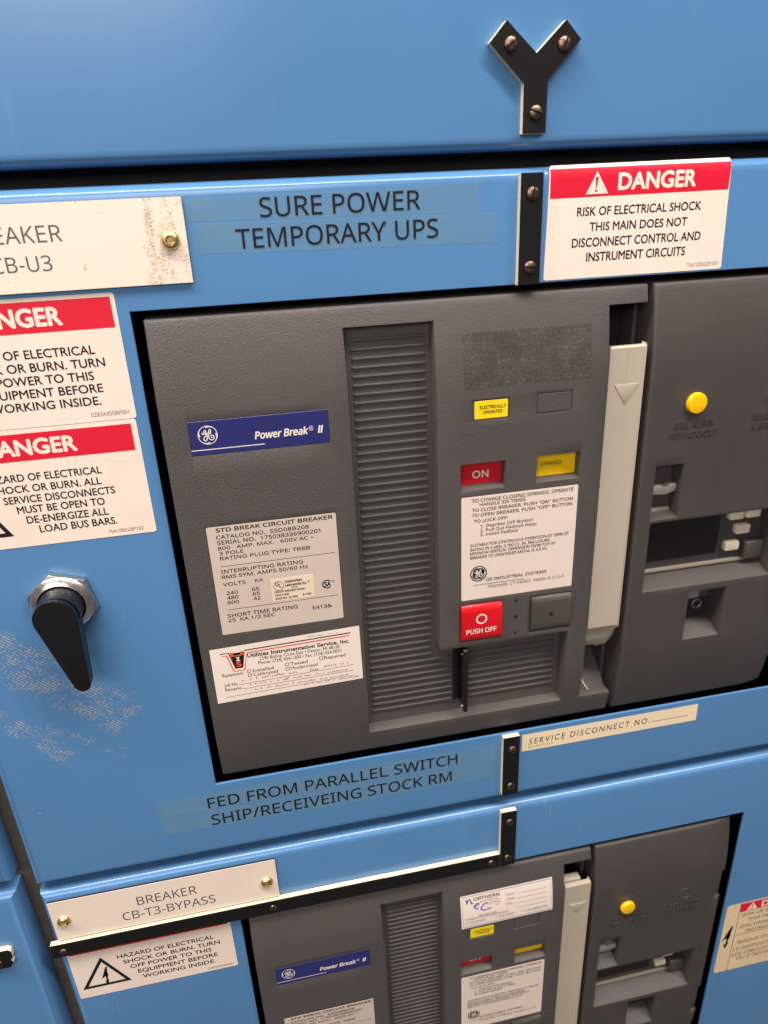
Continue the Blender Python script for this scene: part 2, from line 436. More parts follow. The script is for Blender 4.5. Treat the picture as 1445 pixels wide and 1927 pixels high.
def screw(parent, u, v, z, r=5.3, ang=None, m='bronze'):
    global _slot
    if _slot is None:
        b = bmesh.new(); slotted_head(b, 5.3, 0); _slot = finish('screw', b, ['bronze', 'core_slot_black'], None, origin=W(0, 0, 0)); o = _slot
    else:
        o = _slot.copy(); COL.objects.link(o)
    o.parent = parent; ORG[o] = W(u, v, z); o.location = ORG[o]-ORG[parent]
    o.scale = (r/5.3,)*3; o.rotation_euler = (0, random.uniform(0, 3.1) if ang is None else R(ang), 0)
    return o
_brass = None
def brass_screw(parent, u, v, z):
    global _brass
    if _brass is None:
        b = bmesh.new()
        lathe(b, 0, 0, [(7.4, 0), (7.4, 0.8), (6.9, 2.4), (5.6, 3.8), (4.3, 4.5), (4.0, 4.55)], 36)
        st = [(4.1 if i % 2 == 0 else 2.9) for i in range(12)]
        a = [vtx(b, st[i]*math.cos(6.28318*i/12), st[i]*math.sin(6.28318*i/12), 4.58) for i in range(12)]
        d = [vtx(b, st[i]*.8*math.cos(6.28318*i/12), st[i]*.8*math.sin(6.28318*i/12), 1.8) for i in range(12)]
        for i in range(12): b.faces.new((a[i], a[(i+1) % 12], d[(i+1) % 12], d[i]))
        b.faces.new(d)
        ring2(b, 0, 0, 3.5, 4.15, 4.5, n=36)
        _brass = finish('screw', b, 'brass', None, origin=W(0, 0, 0)); o = _brass
    else: o = _brass.copy(); COL.objects.link(o)
    o.parent = parent; ORG[o] = W(u, v, z); o.location = ORG[o]-ORG[parent]; o.rotation_euler = (0, random.uniform(0, 3), 0)

# ------------------------------------------------------------------ black mimic strips with cream edges
def mimic(poly, screws, label, z0=0.0, th=7.0):
    bm = bmesh.new(); prism(bm, poly, z0, z0+th-1.0, 0)
    cu = sum(p[0] for p in poly)/len(poly); cv = sum(p[1] for p in poly)/len(poly)
    o = finish('mimic_strip', bm, 'mimic_cream'); tag(o, label, 'mimic strip', 'black mimic bus strips screwed to the doors')
    b = bmesh.new(); prism(b, poly, z0+th-1.0, z0+th, 0, 0.25, 1, front_only=True); finish('black_face', b, 'mimic_black', o)
    for s in screws: screw(o, s[0], s[1], z0+th-0.2, s[2] if len(s) > 2 else 5.4)
    return o
mimic([(209,102.5),(222.5,117),(247,95),(270.5,117),(283.5,104),(257,77.5),(257,40),(237.7,40),(237.5,75)],
      [(225.8,101.4),(269.4,101),(248,54.8)], 'black Y shaped mimic piece with cream edges and three screws on the upper door')
mimic(rect(237.7,-77,257.2,11.6), [(247.9,-4.1),(247.7,-62.4)], 'upright black strip left of the red and white danger label')
mimic(rect(237.4,-667,257.2,-579.5), [(248.6,-597.6),(248,-653.4)], 'upright black strip left of the cream service disconnect label', 0.0)
mimic(rect(237.4,-786,257.2,-695.5), [(248.4,-712.4),(247.2,-773)], 'upright black strip joining the right end of the long horizontal one')
mimic(rect(-299,-784.5,236.6,-764.5), [(-286.5,-776.2,4.6),(-46.8,-775.3,4.6),(225.8,-776,5.2)], 'long horizontal black strip running under the lower breaker nameplate', 0.5)
mimic([(-560,-784),(-345,-784),(-341,-778),(-343,-773),(-339.5,-768),(-340,-760),(-343,-757),(-560,-757)], [(-356,-775,5)], 'chipped end of a black strip on the neighbouring cabinet at the lower left', 0.0)

# ------------------------------------------------------------------ name plates
def nameplate(u0, v0, u1, v1, top, lines, scr, label):
    bm = bmesh.new(); box(bm, u0, u1, v0, v1, 0.6, 2.6)
    o = finish('nameplate', bm, 'core_slot_black'); tag(o, label, 'nameplate')
    b = bmesh.new(); box(b, u0, u1, v0, v1, 2.6, 3.1, 0); finish('white_face', b, top, o)
    ink('lettering', o, lines, 'grey_ink', 3.2)
    for u, v in scr: brass_screw(o, u, v, 3.0)
    return o
nameplate(-287, -57.2, -34.8, 5.9, 'plate_stained', [('BREAKER', -196, -126.3, -21.5, 11.9, {}), ('CB-U3', -181.0, -137.8, -42, 11.2, {})],
          [(-274, -25), (-47.5, -25)], 'stained white nameplate reading BREAKER CB-U3')
nameplate(-289.8, -762.5, -37.7, -702.2, 'plate_white', [('BREAKER', -196.8, -130.2, -731.5, 13, {}), ('CB-T3-BYPASS', -216, -111.5, -751.5, 12.6, {})],
          [(-277.5, -732.5), (-50.2, -735)], 'clean white nameplate reading BREAKER CB-T3-BYPASS')

# ------------------------------------------------------------------ clear printed tapes
def tape_label(poly, line, label):
    bm = bmesh.new(); sheet(bm, poly, 0.25)
    o = finish('tape_label', bm, 'clear_tape'); tag(o, label, 'tape label', 'clear printed tape strips')
    ink('lettering', o, [line], 'black_ink', 0.45)
TB = dict(bold=0.006)
tape_label([(-33,-12.5),(203.9,-16.6),(203.8,6.4),(-32,3.4)], ('SURE POWER', 23.8, 153.5, -11.8, 14.3, TB), 'clear tape strip printed SURE POWER beside the stained nameplate')
tape_label([(-29.5,-36.5),(218.2,-41),(217.8,-17),(-28,-14)], ('TEMPORARY UPS', 2.9, 168.3, -34.3, 14.6, TB), 'clear tape strip printed TEMPORARY UPS beside the stained nameplate')
tape_label([(-152.4,-611.5),(234.2,-615.0),(233.4,-590.9),(-152.6,-588.4)], ('FED FROM PARALLEL SWITCH', -100.2, 183.6, -609.5, 14.6, TB), 'clear tape strip printed FED FROM PARALLEL SWITCH')
tape_label([(-152.2,-637),(225.5,-640.5),(226.4,-616.5),(-152.3,-613)], ('SHIP/RECEIVEING STOCK RM', -99.4, 176.6, -634.4, 14.8, TB), 'clear tape strip printed SHIP/RECEIVEING STOCK RM')

# ------------------------------------------------------------------ danger labels
FT = dict(bold=0.028, geo=True)
def danger(poly, red, head, lines, label, zf=None, cuts=None, tri=None, paperm='label_white', extra=None, small=None):
    bm = bmesh.new(); sheet(bm, poly, 0.3, 0, zf, cuts or [])
    if zf: bend(bm, zf)
    o = finish('danger_label', bm, paperm); tag(o, label, 'warning label')
    b = bmesh.new(); sheet(b, red, 0.42, 0, zf, cuts or [])
    if zf: bend(b, zf)
    finish('red_header', b, 'red_ink', o)
    if head:
        def ex(bm, z):
            if tri:
                (a, c, t) = tri
                f = bm.faces.new([vtx(bm, *a, z), vtx(bm, *c, z), vtx(bm, *t, z)])
        ink('header_lettering', o, [head], 'label_white', 0.54, zf, ex)
        if tri:
            (a, c, t) = tri; mu = (a[0]+c[0])/2; h = t[1]-a[1]
            def ex2(bm, z):
                prism(bm, [(t[0]-1.3, a[1]+h*0.76), (t[0]+1.3, a[1]+h*0.76), (t[0]+0.3, a[1]+h*0.28), (t[0]-0.6, a[1]+h*0.28)], z-0.02, z, cap=False)
                disc(bm, t[0]-0.2, a[1]+h*0.15, 1.1, z)
            ink('exclamation_mark', o, [], 'red_ink', 0.66, zf, ex2)
    ink('lettering', o, lines, 'black_ink', 0.42, zf)
    if small: ink('part_number', o, [small], 'grey_ink', 0.42, zf)
    if extra: extra(o)
    return o
def warn_tri(apex, br, bl, w):
    """black outlined triangle with a lightning bolt, drawn on the label o"""
    def f(o):
        def ex(bm, z):
            P = [Vector(apex), Vector(br), Vector(bl)]; C = (P[0]+P[1]+P[2])/3
            I = [p + (C-p)*w for p in P]
            a = [vtx(bm, *p, z) for p in P]; b = [vtx(bm, *p, z) for p in I]
            for i in range(3): bm.faces.new((a[i], a[(i+1) % 3], b[(i+1) % 3], b[i]))
        t = ink('warning_triangle', o, [], 'black_ink', 0.42, None, ex)
        cx, cy = (apex[0]+br[0]+bl[0])/3, (apex[1]+br[1]+bl[1])/3; s = (apex[1]-bl[1])/50
        ink('lightning_bolt', t, [], 'black_ink', 0.42, None, lambda bm, z: bolt(bm, cx, cy-0.5*s, 0.62*s, z))
    return f
def bolt(bm, cx, cy, s, z):
    pts = [(5, 25), (9, 26), (0.5, 4), (8, 8.5), (2.4, -14), (5.5, -12.5), (1, -25), (-3.5, -14), (-0.2, -13.4), (3, 1.5), (-8.5, -5.5)]
    f = bm.faces.new([vtx(bm, cx+x*s*0.85, cy+y*s, z) for x, y in pts]); bmesh.ops.triangulate(bm, faces=[f])
bendtop = lambda v: 0.0 if v < 5.5 else -((v-5.5)**2)*0.022
danger([(263.5,-74),(265,-75.3),(435,-75.3),(437,-74),(433.4,15.3),(432,16.9),(267,16.2),(265.3,14.8)], [(266.3,-9.2),(433.2,-8.6),(433.5,13.7),(265.9,13.5)],
       ('DANGER', 327.6, 401, -5, 13.7, dict(bold=0.07, geo=True)),
       [('RISK OF ELECTRICAL SHOCK', 291.6, 409, -24.1, 7.1, FT), ('THIS MAIN DOES NOT', 304, 397, -36.6, 7.1, FT), ('DISCONNECT CONTROL AND', 288.5, 412, -49.3, 7.4, FT), ('INSTRUMENT CIRCUITS', 302.7, 398.4, -61.6, 7.5, FT)],
       'danger label right of the top upright strip, about the main not disconnecting', bendtop, [5.5, 7, 8.5, 10, 11.5, 13, 14.5, 15.5], ((298.4,-7.1),(319,-7.0),(307.9,10.5)), small=('75A105922P101', 401.6, 432.5, -72.1, 3.4))
L1 = [('HAZARD OF ELECTRICAL', -233, -120.2, -107.8, 7.1, FT), ('SHOCK OR BURN. TURN', -227, -114.3, -118.4, 7.2, FT), ('OFF POWER TO THIS', -221, -125, -128.9, 7.2, FT), ('EQUIPMENT BEFORE', -214, -119.9, -139.4, 7.2, FT), ('WORKING INSIDE.', -210.5, -123.5, -149.9, 7.2, FT)]
danger(rrect(-285.5,-164,-97.6,-61,2.4), rect(-283.5,-88,-101,-64), ('DANGER', -214, -139.8, -83.4, 14.6, dict(bold=0.07, geo=True)), L1,
       'hazard label, topmost of the two left of the upper breaker, OFF POWER TO THIS EQUIPMENT', None, None, ((-250,-81.5),(-228,-81.5),(-239,-66.5)), extra=warn_tri((-251,-99.5),(-223.5,-149.5),(-280,-149.5),0.24), small=('0282A3558P001', -133.6, -103, -159.7, 3.4))
L2 = [('HAZARD OF ELECTRICAL', -232, -134.9, -209.9, 6.7, FT), ('SHOCK OR BURN. ALL', -226, -137, -219.8, 6.6, FT), ('SERVICE DISCONNECTS', -219.2, -127.4, -229.6, 6.7, FT), ('MUST BE OPEN TO', -210.6, -137.8, -239.2, 6.8, FT), ('DE-ENERGIZE ALL', -205, -136.7, -249.1, 6.9, FT), ('LOAD BUS BARS.', -196.5, -130.9, -258.7, 6.9, FT)]
danger(rrect(-287,-270.8,-98.9,-164.4,2.4), rect(-284.5,-192,-103.7,-168.3), ('DANGER', -226, -150, -187.4, 14.2, dict(bold=0.07, geo=True)), L2,
       'hazard label above the latch handle, the one about service disconnects and load bus bars', None, None, ((-260,-186),(-238,-186),(-249,-170.5)), extra=warn_tri((-247,-209),(-218.3,-259.3),(-276,-259.3),0.22), small=('75A106028P102', -140.4, -109.7, -267.3, 3.3))
L3 = [('HAZARD OF ELECTRICAL', -235.4, -122.7, -815.8, 6.6, FT), ('SHOCK OR BURN. TURN', -230, -116.8, -826.6, 6.6, FT), ('OFF POWER TO THIS', -223.8, -128, -837, 6.6, FT), ('EQUIPMENT BEFORE', -216.8, -122.1, -847.6, 6.6, FT), ('WORKING INSIDE.', -213, -126.1, -858.4, 6.6, FT)]
danger(rrect(-288.4,-872,-100.6,-768,2.4), rect(-285.9,-795.2,-103.6,-771), None, L3,
       'hazard label whose red header is nearly hidden by the long horizontal black strip', extra=warn_tri((-253.7,-807.1),(-226,-857),(-282.5,-857),0.24), small=('0282A3558P001', -137, -105.8, -868.4, 3.2))
# service disconnect label
bm = bmesh.new(); sheet(bm, rect(262.6,-609.7,489.5,-584.6), 0.3); o = finish('service_label', bm, 'service_cream'); tag(o, 'cream service disconnect number label below the upper breaker', 'label')
ink('lettering', o, [('SERVICE DISCONNECT NO.', 271.5, 426, -600.8, 8.3, dict(shear=0.1, geo=True, space=1.35))], 'black_ink', 0.42, None,
    lambda bm, z: prism(bm, rect(428.6,-599.9,476.8,-599.3), z-.02, z, cap=False))
ink('part_number', o, [('8010873 P25', 270.7, 301.6, -606.1, 3.0)], 'brown_ink', 0.42)
# tan bilingual label at the right
def tan_extra(o):
    def ex(bm, z):
        for p in (rect(617.1,-1127,617.8,-975.5), rect(617.8,-1046.9,775,-1046.2)): prism(bm, p, z-.02, z, cap=False)
        bolt(bm, 604.6, -1048.5, 0.98, z)
    ink('lightning_bolt', o, [], 'black_ink', 0.42, None, ex)
TT = dict(shear=0.12)
danger(rrect(594.6,-1127.2,778,-975,5), rect(618,-995.5,775,-977.5), ('DANGER', 652.5, 730, -993.8, 13.5, dict(bold=0.07, geo=True)),
       [('RISK OF ELECTRICAL SHOCK', 622.8, 756, -1006.5, 6.6, TT), ('THIS DEVICE DOES NOT', 634.6, 746, -1018.8, 6.6, TT), ('DISCONNECT CONTROL AND', 624.2, 762, -1032.4, 6.8, TT), ('INSTRUMENT CIRCUITS', 634.9, 748, -1044.3, 6.6, TT),
        ("RISQUE D'ÉLECTROCUTION", 625.7, 760, -1068, 6.8, TT), ('CE DISPOSITIF NE COUPE PAS', 620.3, 768, -1083.2, 6.8, TT), ('LES CIRCUITS DE CONTRÔLE', 620.4, 764, -1095.8, 6.8, TT), ("OU D'INSTRUMENTATION", 630.7, 752, -1106.4, 6.8, TT)],
       'tan bilingual warning label right of the lower breaker, RISQUE D ELECTROCUTION', None, None, ((628,-994),(646.6,-994),(637.2,-978.6)), 'warning_tan', tan_extra)

# ------------------------------------------------------------------ door latch (part of the middle door)
CU, CV = -191.5, -328.5
bm = bmesh.new()
hexp = [(CU+31.3*math.cos(R(42+60*i)), CV+31.3*math.sin(R(42+60*i))) for i in range(6)]
prism(bm, hexp, 0.2, 7.6, 0, 0.9, 2)
nut = finish('latch_nut', bm, 'nickel', middle)
bm = bmesh.new()
lathe(bm, CU, CV, [(27.4, 7.55), (27.4, 8.6), (26.6, 9.6), (22.2, 12.6), (21.2, 12.9), (20.6, 12.2), (20.6, 9)], 48)
finish('latch_collar', bm, 'chrome', nut)
bm = bmesh.new()
lathe(bm, CU, CV, [(20.2, 10.0), (19.6, 13), (18.9, 20), (18.6, 30)], 48)
def hull2(c0, r0, c1, r1, n=14):
    d = Vector(c1)-Vector(c0); L = d.length; a = math.atan2(d.y, d.x); g = math.acos((r0-r1)/L); out = []
    for i in range(2*n+1):
        t = a+g+(2*math.pi-2*g)*i/(2*n); out.append((c0[0]+r0*math.cos(t), c0[1]+r0*math.sin(t)))
    for i in range(n+1):
        t = a-g+2*g*i/n; out.append((c1[0]+r1*math.cos(t), c1[1]+r1*math.sin(t)))
    return out
prism(bm, hull2((CU-1, CV-0.5), 18.7, (-184, -400.5), 7.2), 19, 35.5, 0, 0.9, 2, front_only=True)
for v in bm.verts:                                             # the lever thins towards its tip
    vv = (v.co.z-H0)*1000
    if abs(v.co.y*1000+19) < 0.3 and vv < -350: v.co.y -= (-350-vv)*0.06/1000
finish('latch_handle', bm, 'knob_black', middle, 40)

# ------------------------------------------------------------------ the breakers
TOPV, BOTV, ZF = -84.3, -567.0, 11.0
def dome(v):
    s = min(TOPV-v, v-BOTV); s = max(0.0, s)
    return ZF if s >= 90 else ZF - ZF*(1-s/90)**2
def fine(vs):
    out = set(vs)
    for i in range(0, 14): out.add(TOPV-7*i); out.add(BOTV+7*i)
    xs = sorted(out); keep = []
    base = set(vs)
    for x in xs:
        if x in base or all(abs(x-b) > 1.6 for b in base): keep.append(x)
    return keep
def relief(us, vs, cell, zface, zback, shift=None, r_out=2.5, r_in=0.7, bigside=None):
    """moulded front: every cell of the u/v grid is face, recess floor (z) or void; walls join the levels"""
    us = sorted(us); vs = sorted(vs); bm = bmesh.new(); vd = {}; lv = {}
    for i in range(len(us)-1):
        for j in range(len(vs)-1): lv[i, j] = cell((us[i]+us[i+1])/2, (vs[j]+vs[j+1])/2)
    def key(l): return 'F' if l == 'face' else ('V' if l is None else l)
    def V(i, j, l):
        k = (i, j, key(l))
        if k not in vd:
            u, v = us[i], vs[j]
            z = zface(u, v) if l == 'face' else (zback if l is None else l)
            if shift and l not in ('face', None): u, v = shift(l, u, v)
            vd[k] = vtx(bm, u, v, z)
        return vd[k]
    for (i, j), l in lv.items():
        if l is None: continue
        bm.faces.new((V(i, j, l), V(i+1, j, l), V(i+1, j+1, l), V(i, j+1, l)))
    outer = []
    nu, nv = len(us)-1, len(vs)-1
    def wall(a, b, i0, j0, i1, j1):
        if key(a) == key(b): return
        q = [V(i0, j0, a), V(i1, j1, a), V(i1, j1, b), V(i0, j0, b)]
        try: bm.faces.new(q)
        except ValueError: return
        if None in (a, b): outer.append((q[0], q[1]) if b is None else (q[3], q[2]))
    for i in range(nu+1):
        for j in range(nv):
            wall(lv.get((i-1, j)), lv.get((i, j)), i, j, i, j+1)
    for i in range(nu):
        for j in range(nv+1):
            wall(lv.get((i, j-1)), lv.get((i, j)), i, j, i+1, j)
    bmesh.ops.recalc_face_normals(bm, faces=bm.faces)
    bm.normal_update()
    oe = set(frozenset(p) for p in outer)
    big, small = [], []
    for e in bm.edges:
        if len(e.link_faces) != 2 or e.calc_face_angle(0) < R(40): continue
        if not e.is_convex: continue
        (big if frozenset(e.verts) in oe and (bigside is None or bigside(*[( (x.co.x*1000), ((x.co.z-H0)*1000)) for x in e.verts])) else small).append(e)
    bevel(bm, big, r_out, 4)
    bm.normal_update()
    small = [e for e in bm.edges if len(e.link_faces) == 2 and e.calc_face_angle(0) > R(50) and e.is_convex]
    bevel(bm, small, r_in, 2)
    return bm

def ge_mark(bm, cx, cy, r, z, mi=0, w=1.0, solid=None):
    if solid is not None: disc(bm, cx, cy, r*1.02, z-0.05, solid)
    rr = r if solid is None else r*0.88
    ring2(bm, cx, cy, rr*0.925, rr, z, mi)
    for k in range(4):
        a0 = R(100+90*k); pts = []
        for i in range(9):
            a = a0-R(62)*i/8; q = rr*(0.94-0.12*(1-i/8)**2); pts.append((cx+q*math.cos(a), cy+q*math.sin(a)))
        ribbon(bm, pts, lambda t: rr*0.13*(1-t)+0.05, z+0.01, mi, 1)
    g = [(-.56,.30),(-.5,.12),(-.30,.10),(-.13,.30),(-.18,.55),(-.34,.45),(-.36,.18),(-.18,.05),(-.02,.24)]
    g2 = [(-.02,.28),(-.06,-.02),(-.08,-.36),(-.2,-.60),(-.42,-.56),(-.45,-.32),(-.26,-.10),(.05,.08),(.38,.17)]
    e = [(.06,.05),(.31,.28),(.36,.54),(.2,.58),(.14,.30),(.08,-.02),(.06,-.32),(.26,-.56),(.54,-.48),(.64,-.20),(.46,-.02),(.28,-.14),(.40,-.32)]
    for s in (g, g2, e): ribbon(bm, [(cx+x*rr, cy+y*rr) for x, y in s], rr*0.105*w, z+0.02, mi, 2)

SLOT_V = (-102.0, -537.0)
WINS = {'badge': (-56.6, -200.1, 64.3, -169.2, 10.4), 'rating': (-55.4, -384.2, 64.6, -268.4, 10.3), 'elec': (195.8, -194.0, 231.5, -174.2, 9.6), 'blank': (257.8, -193.5, 293.8, -173.3, 9.8),
        'on': (184.5, -263.0, 229.0, -235.8, -0.5), 'charged': (261.0, -262.8, 305.6, -235.4, -0.5), 'instr': (184.7, -384.8, 306.0, -269.2, 10.4),
        'push': (183.6, -435.4, 229.4, -389.6, -4.0), 'close': (260.4, -435.8, 306.6, -390.6, -4.0)}
FLOORZ = -7.0
def make_breaker():
    root = empty('circuit_breaker', W(143, BOTV, 0))
    # --- left moulded housing
    us = {-78.8, -70, -40, 0, 40, 83.0, 162.0, 305.2, 327.0, 365.0}; vs = {TOPV, BOTV, -100.0, -102.0, -537.5, -441.0, -300, -340, -220, -150}
    for a, b, c, d, z in WINS.values(): us |= {a, c}; vs |= {b, d}
    def cell(u, v):
        if u > 327.0 and -537.5 < v < -100.0: return None
        if 83.0 < u < 162.0 and -537.5 < v < -102.0: return FLOORZ
        if 162.0 < u < 305.2 and -537.5 < v < -441.0: return FLOORZ
        for a, b, c, d, z in WINS.values():
            if a < u < c and b < v < d: return z
        return 'face'
    def shift(l, u, v):
        if l == FLOORZ: return (u+(1.5 if abs(u-83) < .1 else -1.5 if u > 300 or abs(u-162) < .1 else 0), v+(1.5 if abs(v+537.5) < .1 else 0))
        if l == -0.5: return (u, v+(2.0 if v < -250 else 0))
        return u, v
    bm = relief(us, fine(vs), cell, lambda u, v: dome(v), -45.0, shift, 2.6, 0.45,
                lambda a, b: (a[0] < -78 and b[0] < -78) or (a[1] > -85 and b[1] > -85) or (a[1] < -566 and b[1] < -566))
    house = finish('housing', bm, 'grey_plastic', root, 32)
    # --- ribbed grille on the floor of the slot
    bm = bmesh.new()
    for k in range(51):
        v = -115.1-8.075*k
        u1 = 157.2 if v > -457 else 179.5
        box(bm, 90.3, u1, v-1.35, v+1.35, FLOORZ-0.5, FLOORZ+2.3, 0, 1.2, 2)
        if v < -452: box(bm, 197.5, 298.6, v-1.35, v+1.35, FLOORZ-0.5, FLOORZ+2.3, 0, 1.2, 2)
    finish('ribbed_grille', bm, 'grey_plastic', house, 40)
    # --- black padlock hasp plate standing in the slot
    bm = bmesh.new()
    prof = [(-452, FLOORZ), (-445, 0), (-444.5, 12.0), (-446, 13.6), (-524, 13.6), (-527, 12), (-528, 8), (-520, FLOORZ)]
    a = [vtx(bm, 187.3, v, z) for v, z in prof]; b = [vtx(bm, 191.6, v, z) for v, z in prof]
    for i in range(len(prof)): bm.faces.new((a[i], a[(i+1) % 8], b[(i+1) % 8], b[i]))
    bm.faces.new(a); bm.faces.new(list(reversed(b))); bevel(bm, [e for e in bm.edges], 0.7, 2)
    for v in (-455, -519): lathe(bm, 187.25, v, [(0.1, 5), (0.1, 5)], 6) if False else None
    box(bm, 180.2, 187.4, -520, -452, FLOORZ+0.1, FLOORZ+3.2, 0, 0.5)
    hp = finish('padlock_hasp', bm, 'black_enamel', root, 35)
    for v in (-452.5, -521.5):
        bm = bmesh.new()
        ra = [bm.verts.new(W(187.32, v+1.6*math.cos(6.283*i/12), 7+1.6*math.sin(6.283*i/12))) for i in range(12)]; rb = [bm.verts.new(W(186.4, v+1.1*math.cos(6.283*i/12), 7+1.1*math.sin(6.283*i/12))) for i in range(12)]
        for i in range(12): bm.faces.new((ra[i], ra[(i+1) % 12], rb[(i+1) % 12], rb[i]))
        bm.faces.new(rb)
        finish('rivet', bm, 'nickel', hp)
    # --- badge
    u0, v0, u1, v1, z = WINS['badge']
    bm = bmesh.new(); box(bm, u0+.3, u1-.3, v0+.3, v1-.3, z, 11.15, 0, 0.2, 1); bd = finish('brand_badge', bm, 'badge_blue', root)
    ink('lettering', bd, [('Power Break', -1.4, 45.6, -190.2, 7.0, dict(bold=0.06, shear=0.2)), ('®', 46.2, 50.2, -187.2, 4.2, dict(geo=True)), ('II', 53.9, 58.9, -190.2, 7.0, dict(bold=0.07, shear=0.2, geo=True))], 'white_ink', 11.27, None,
        lambda bm, z: prism(bm, rect(-56.3, -195.5, 6.6, -194.7), z-.02, z, cap=False))
    ink('emblem', bd, [], 'white_ink', 11.27, None, lambda bm, z: ge_mark(bm, -40.8, -182.1, 8.4, z))
    # --- rating plate
    u0, v0, u1, v1, z = WINS['rating']
    bm = bmesh.new(); prism(bm, rrect(u0+.5, v0+.5, u1-.5, v1-.5, 1.6), z, 11.1); rp = finish('rating_plate', bm, 'label_beige', root)
    B = dict(bold=0.05); T_ = dict(bold=0.022)
    ink('lettering', rp, [('STD BREAK CIRCUIT BREAKER', -46.4, 61.1, -274.5, 4.0, B), ('CATALOG NO.  SSD08B208', -46.9, 38.1, -281.4, 3.8, T_), ('SERIAL NO.  175038336900201', -46.8, 48.4, -287.1, 3.9, T_),
        ('800   AMP. MAX.   600V AC ~', -47, 42, -292.6, 3.5, T_), ('3 POLE', -46.5, -24.3, -297.8, 3.5, T_), ('RATING PLUG TYPE: TR8B', -46.4, 37.3, -303.2, 3.7, T_),
        ('INTERRUPTING RATING', -47.3, 29.5, -317.1, 3.9, T_), ('RMS SYM. AMPS 50/60 Hz', -47.4, 33.7, -322.7, 3.7, T_), ('VOLTS', -47.3, -26.2, -330.6, 3.6, T_), ('KA', -17.5, -9.4, -330.5, 3.4, T_),
        ('240', -45.4, -34.6, -340.2, 3.6, T_), ('480', -45.5, -34.8, -345.3, 3.6, T_), ('600', -45.8, -34.9, -350.6, 3.6, T_), ('65', -21.3, -14.4, -339.5, 3.6, T_), ('65', -21.2, -14.3, -344.6, 3.6, T_), ('42', -21.1, -14.2, -349.8, 3.6, T_),
        ('SHORT TIME RATING', -47.6, 20, -365.3, 4.1, T_), ('25  KA 1/2 SEC', -47.6, -2.6, -370.3, 3.6, T_), ('E413&', 34.4, 53.6, -369.3, 3.9, T_)], 'black_ink', 11.22, None,
        lambda bm, z: [prism(bm, rect(-46.8, -310.0, 60.5, -309.6), z-.02, z, cap=False), prism(bm, rect(-47, -356.8, 60.1, -356.4), z-.02, z, cap=False)])
    bm = bmesh.new(); prism(bm, rect(-3.1, -354.6, 37.6, -330), 11.1, 11.26); ul = finish('listing_mark', bm, 'ul_paper', rp)
    def ulx(bm, z):
        ring2(bm, 4.0, -337.9, 4.5, 4.95, z)
    ink('lettering', ul, [('U', 1.3, 4.0, -338.2, 4.3, dict(bold=0.06)), ('L', 4.6, 6.8, -339.8, 4.0, dict(bold=0.06)), ('Underwriters', 10.2, 27, -335.6, 2.9, B), ('Laboratories Inc.', 10.2, 31, -339.6, 2.9, B), ('®', 31.6, 33.8, -338.4, 2.2, dict(geo=True)), ('LISTED', 15.5, 22, -342, 1.3, T_),
        ('CIRCUIT BREAKER FRAME', -.6, 28.5, -345.4, 2.2, B), ('3-POLE UNIT', -.6, 13.2, -349.1, 2.2, B), ('ISSUE NO.  M-1856', -.6, 21.0, -352.8, 2.2, B), ('E-11592', 26.2, 34.6, -351.9, 2.2, B)], 'black_ink', 11.36, None, ulx)
    def csa(bm, z):
        pts = [(50.4+4.3*math.cos(R(a)), -343.1+4.3*math.sin(R(a))) for a in range(42, 320, 9)]
        ribbon(bm, pts, 1.15, z, 0, 1)
    ink('approval_mark', rp, [('SA', 47.6, 54, -345.6, 5.0, dict(bold=0.07)), ('®', 55.2, 57.8, -342.0, 2.6, dict(geo=True))], 'black_ink', 11.22, None, csa)
    # --- small label windows
    u0, v0, u1, v1, z = WINS['elec']
    bm = bmesh.new(); prism(bm, rrect(u0+2.0, v0+1.2, u1-1.4, v1-1.6, 1.0), z, 10.4, 0, 0.2, 1); el = finish('operation_label', bm, 'label_yellow', root)
    ink('lettering', el, [('ELECTRICALLY', 202.9, 228.1, -183.5, 3.2, B), ('OPERATED', 206.1, 224.7, -188.2, 3.1, B)], 'black_ink', 10.5)
    u0, v0, u1, v1, z = WINS['blank']
    bm = bmesh.new(); box(bm, u0+1.3, u1-1.3, v0+1.3, v1-1.3, z, 10.6, 0, 0.3, 1); finish('blank_insert', bm, 'grey_plastic', root)
    u0, v0, u1, v1, z = WINS['on']
    bm = bmesh.new(); box(bm, u0+.2, u1-.2, v0+2.2, v1-.2, z+0.02, z+0.6); oi = finish('status_flag', bm, 'indicator_red', root)
    ink('lettering', oi, [('ON', 199.4, 216.0, -254.8, 7.4, dict(bold=0.05))], 'white_ink', z+0.75)
    u0, v0, u1, v1, z = WINS['charged']
    bm = bmesh.new(); box(bm, u0+.2, u1-.2, v0+2.2, v1-.2, z+0.02, z+0.6); ci = finish('spring_flag', bm, 'indicator_yellow', root)
    ink('lettering', ci, [('CHARGED', 269.7, 291.2, -250.1, 4.2, dict(bold=0.03))], 'black_ink', z+0.75)
    # --- instruction plate
    u0, v0, u1, v1, z = WINS['instr']
    bm = bmesh.new(); prism(bm, rrect(u0+.5, v0+.5, u1-.5, v1-.5, 1.4), z, 11.1); ip = finish('instruction_plate', bm, 'plate_paper', root)
    I = dict(bold=0.03)
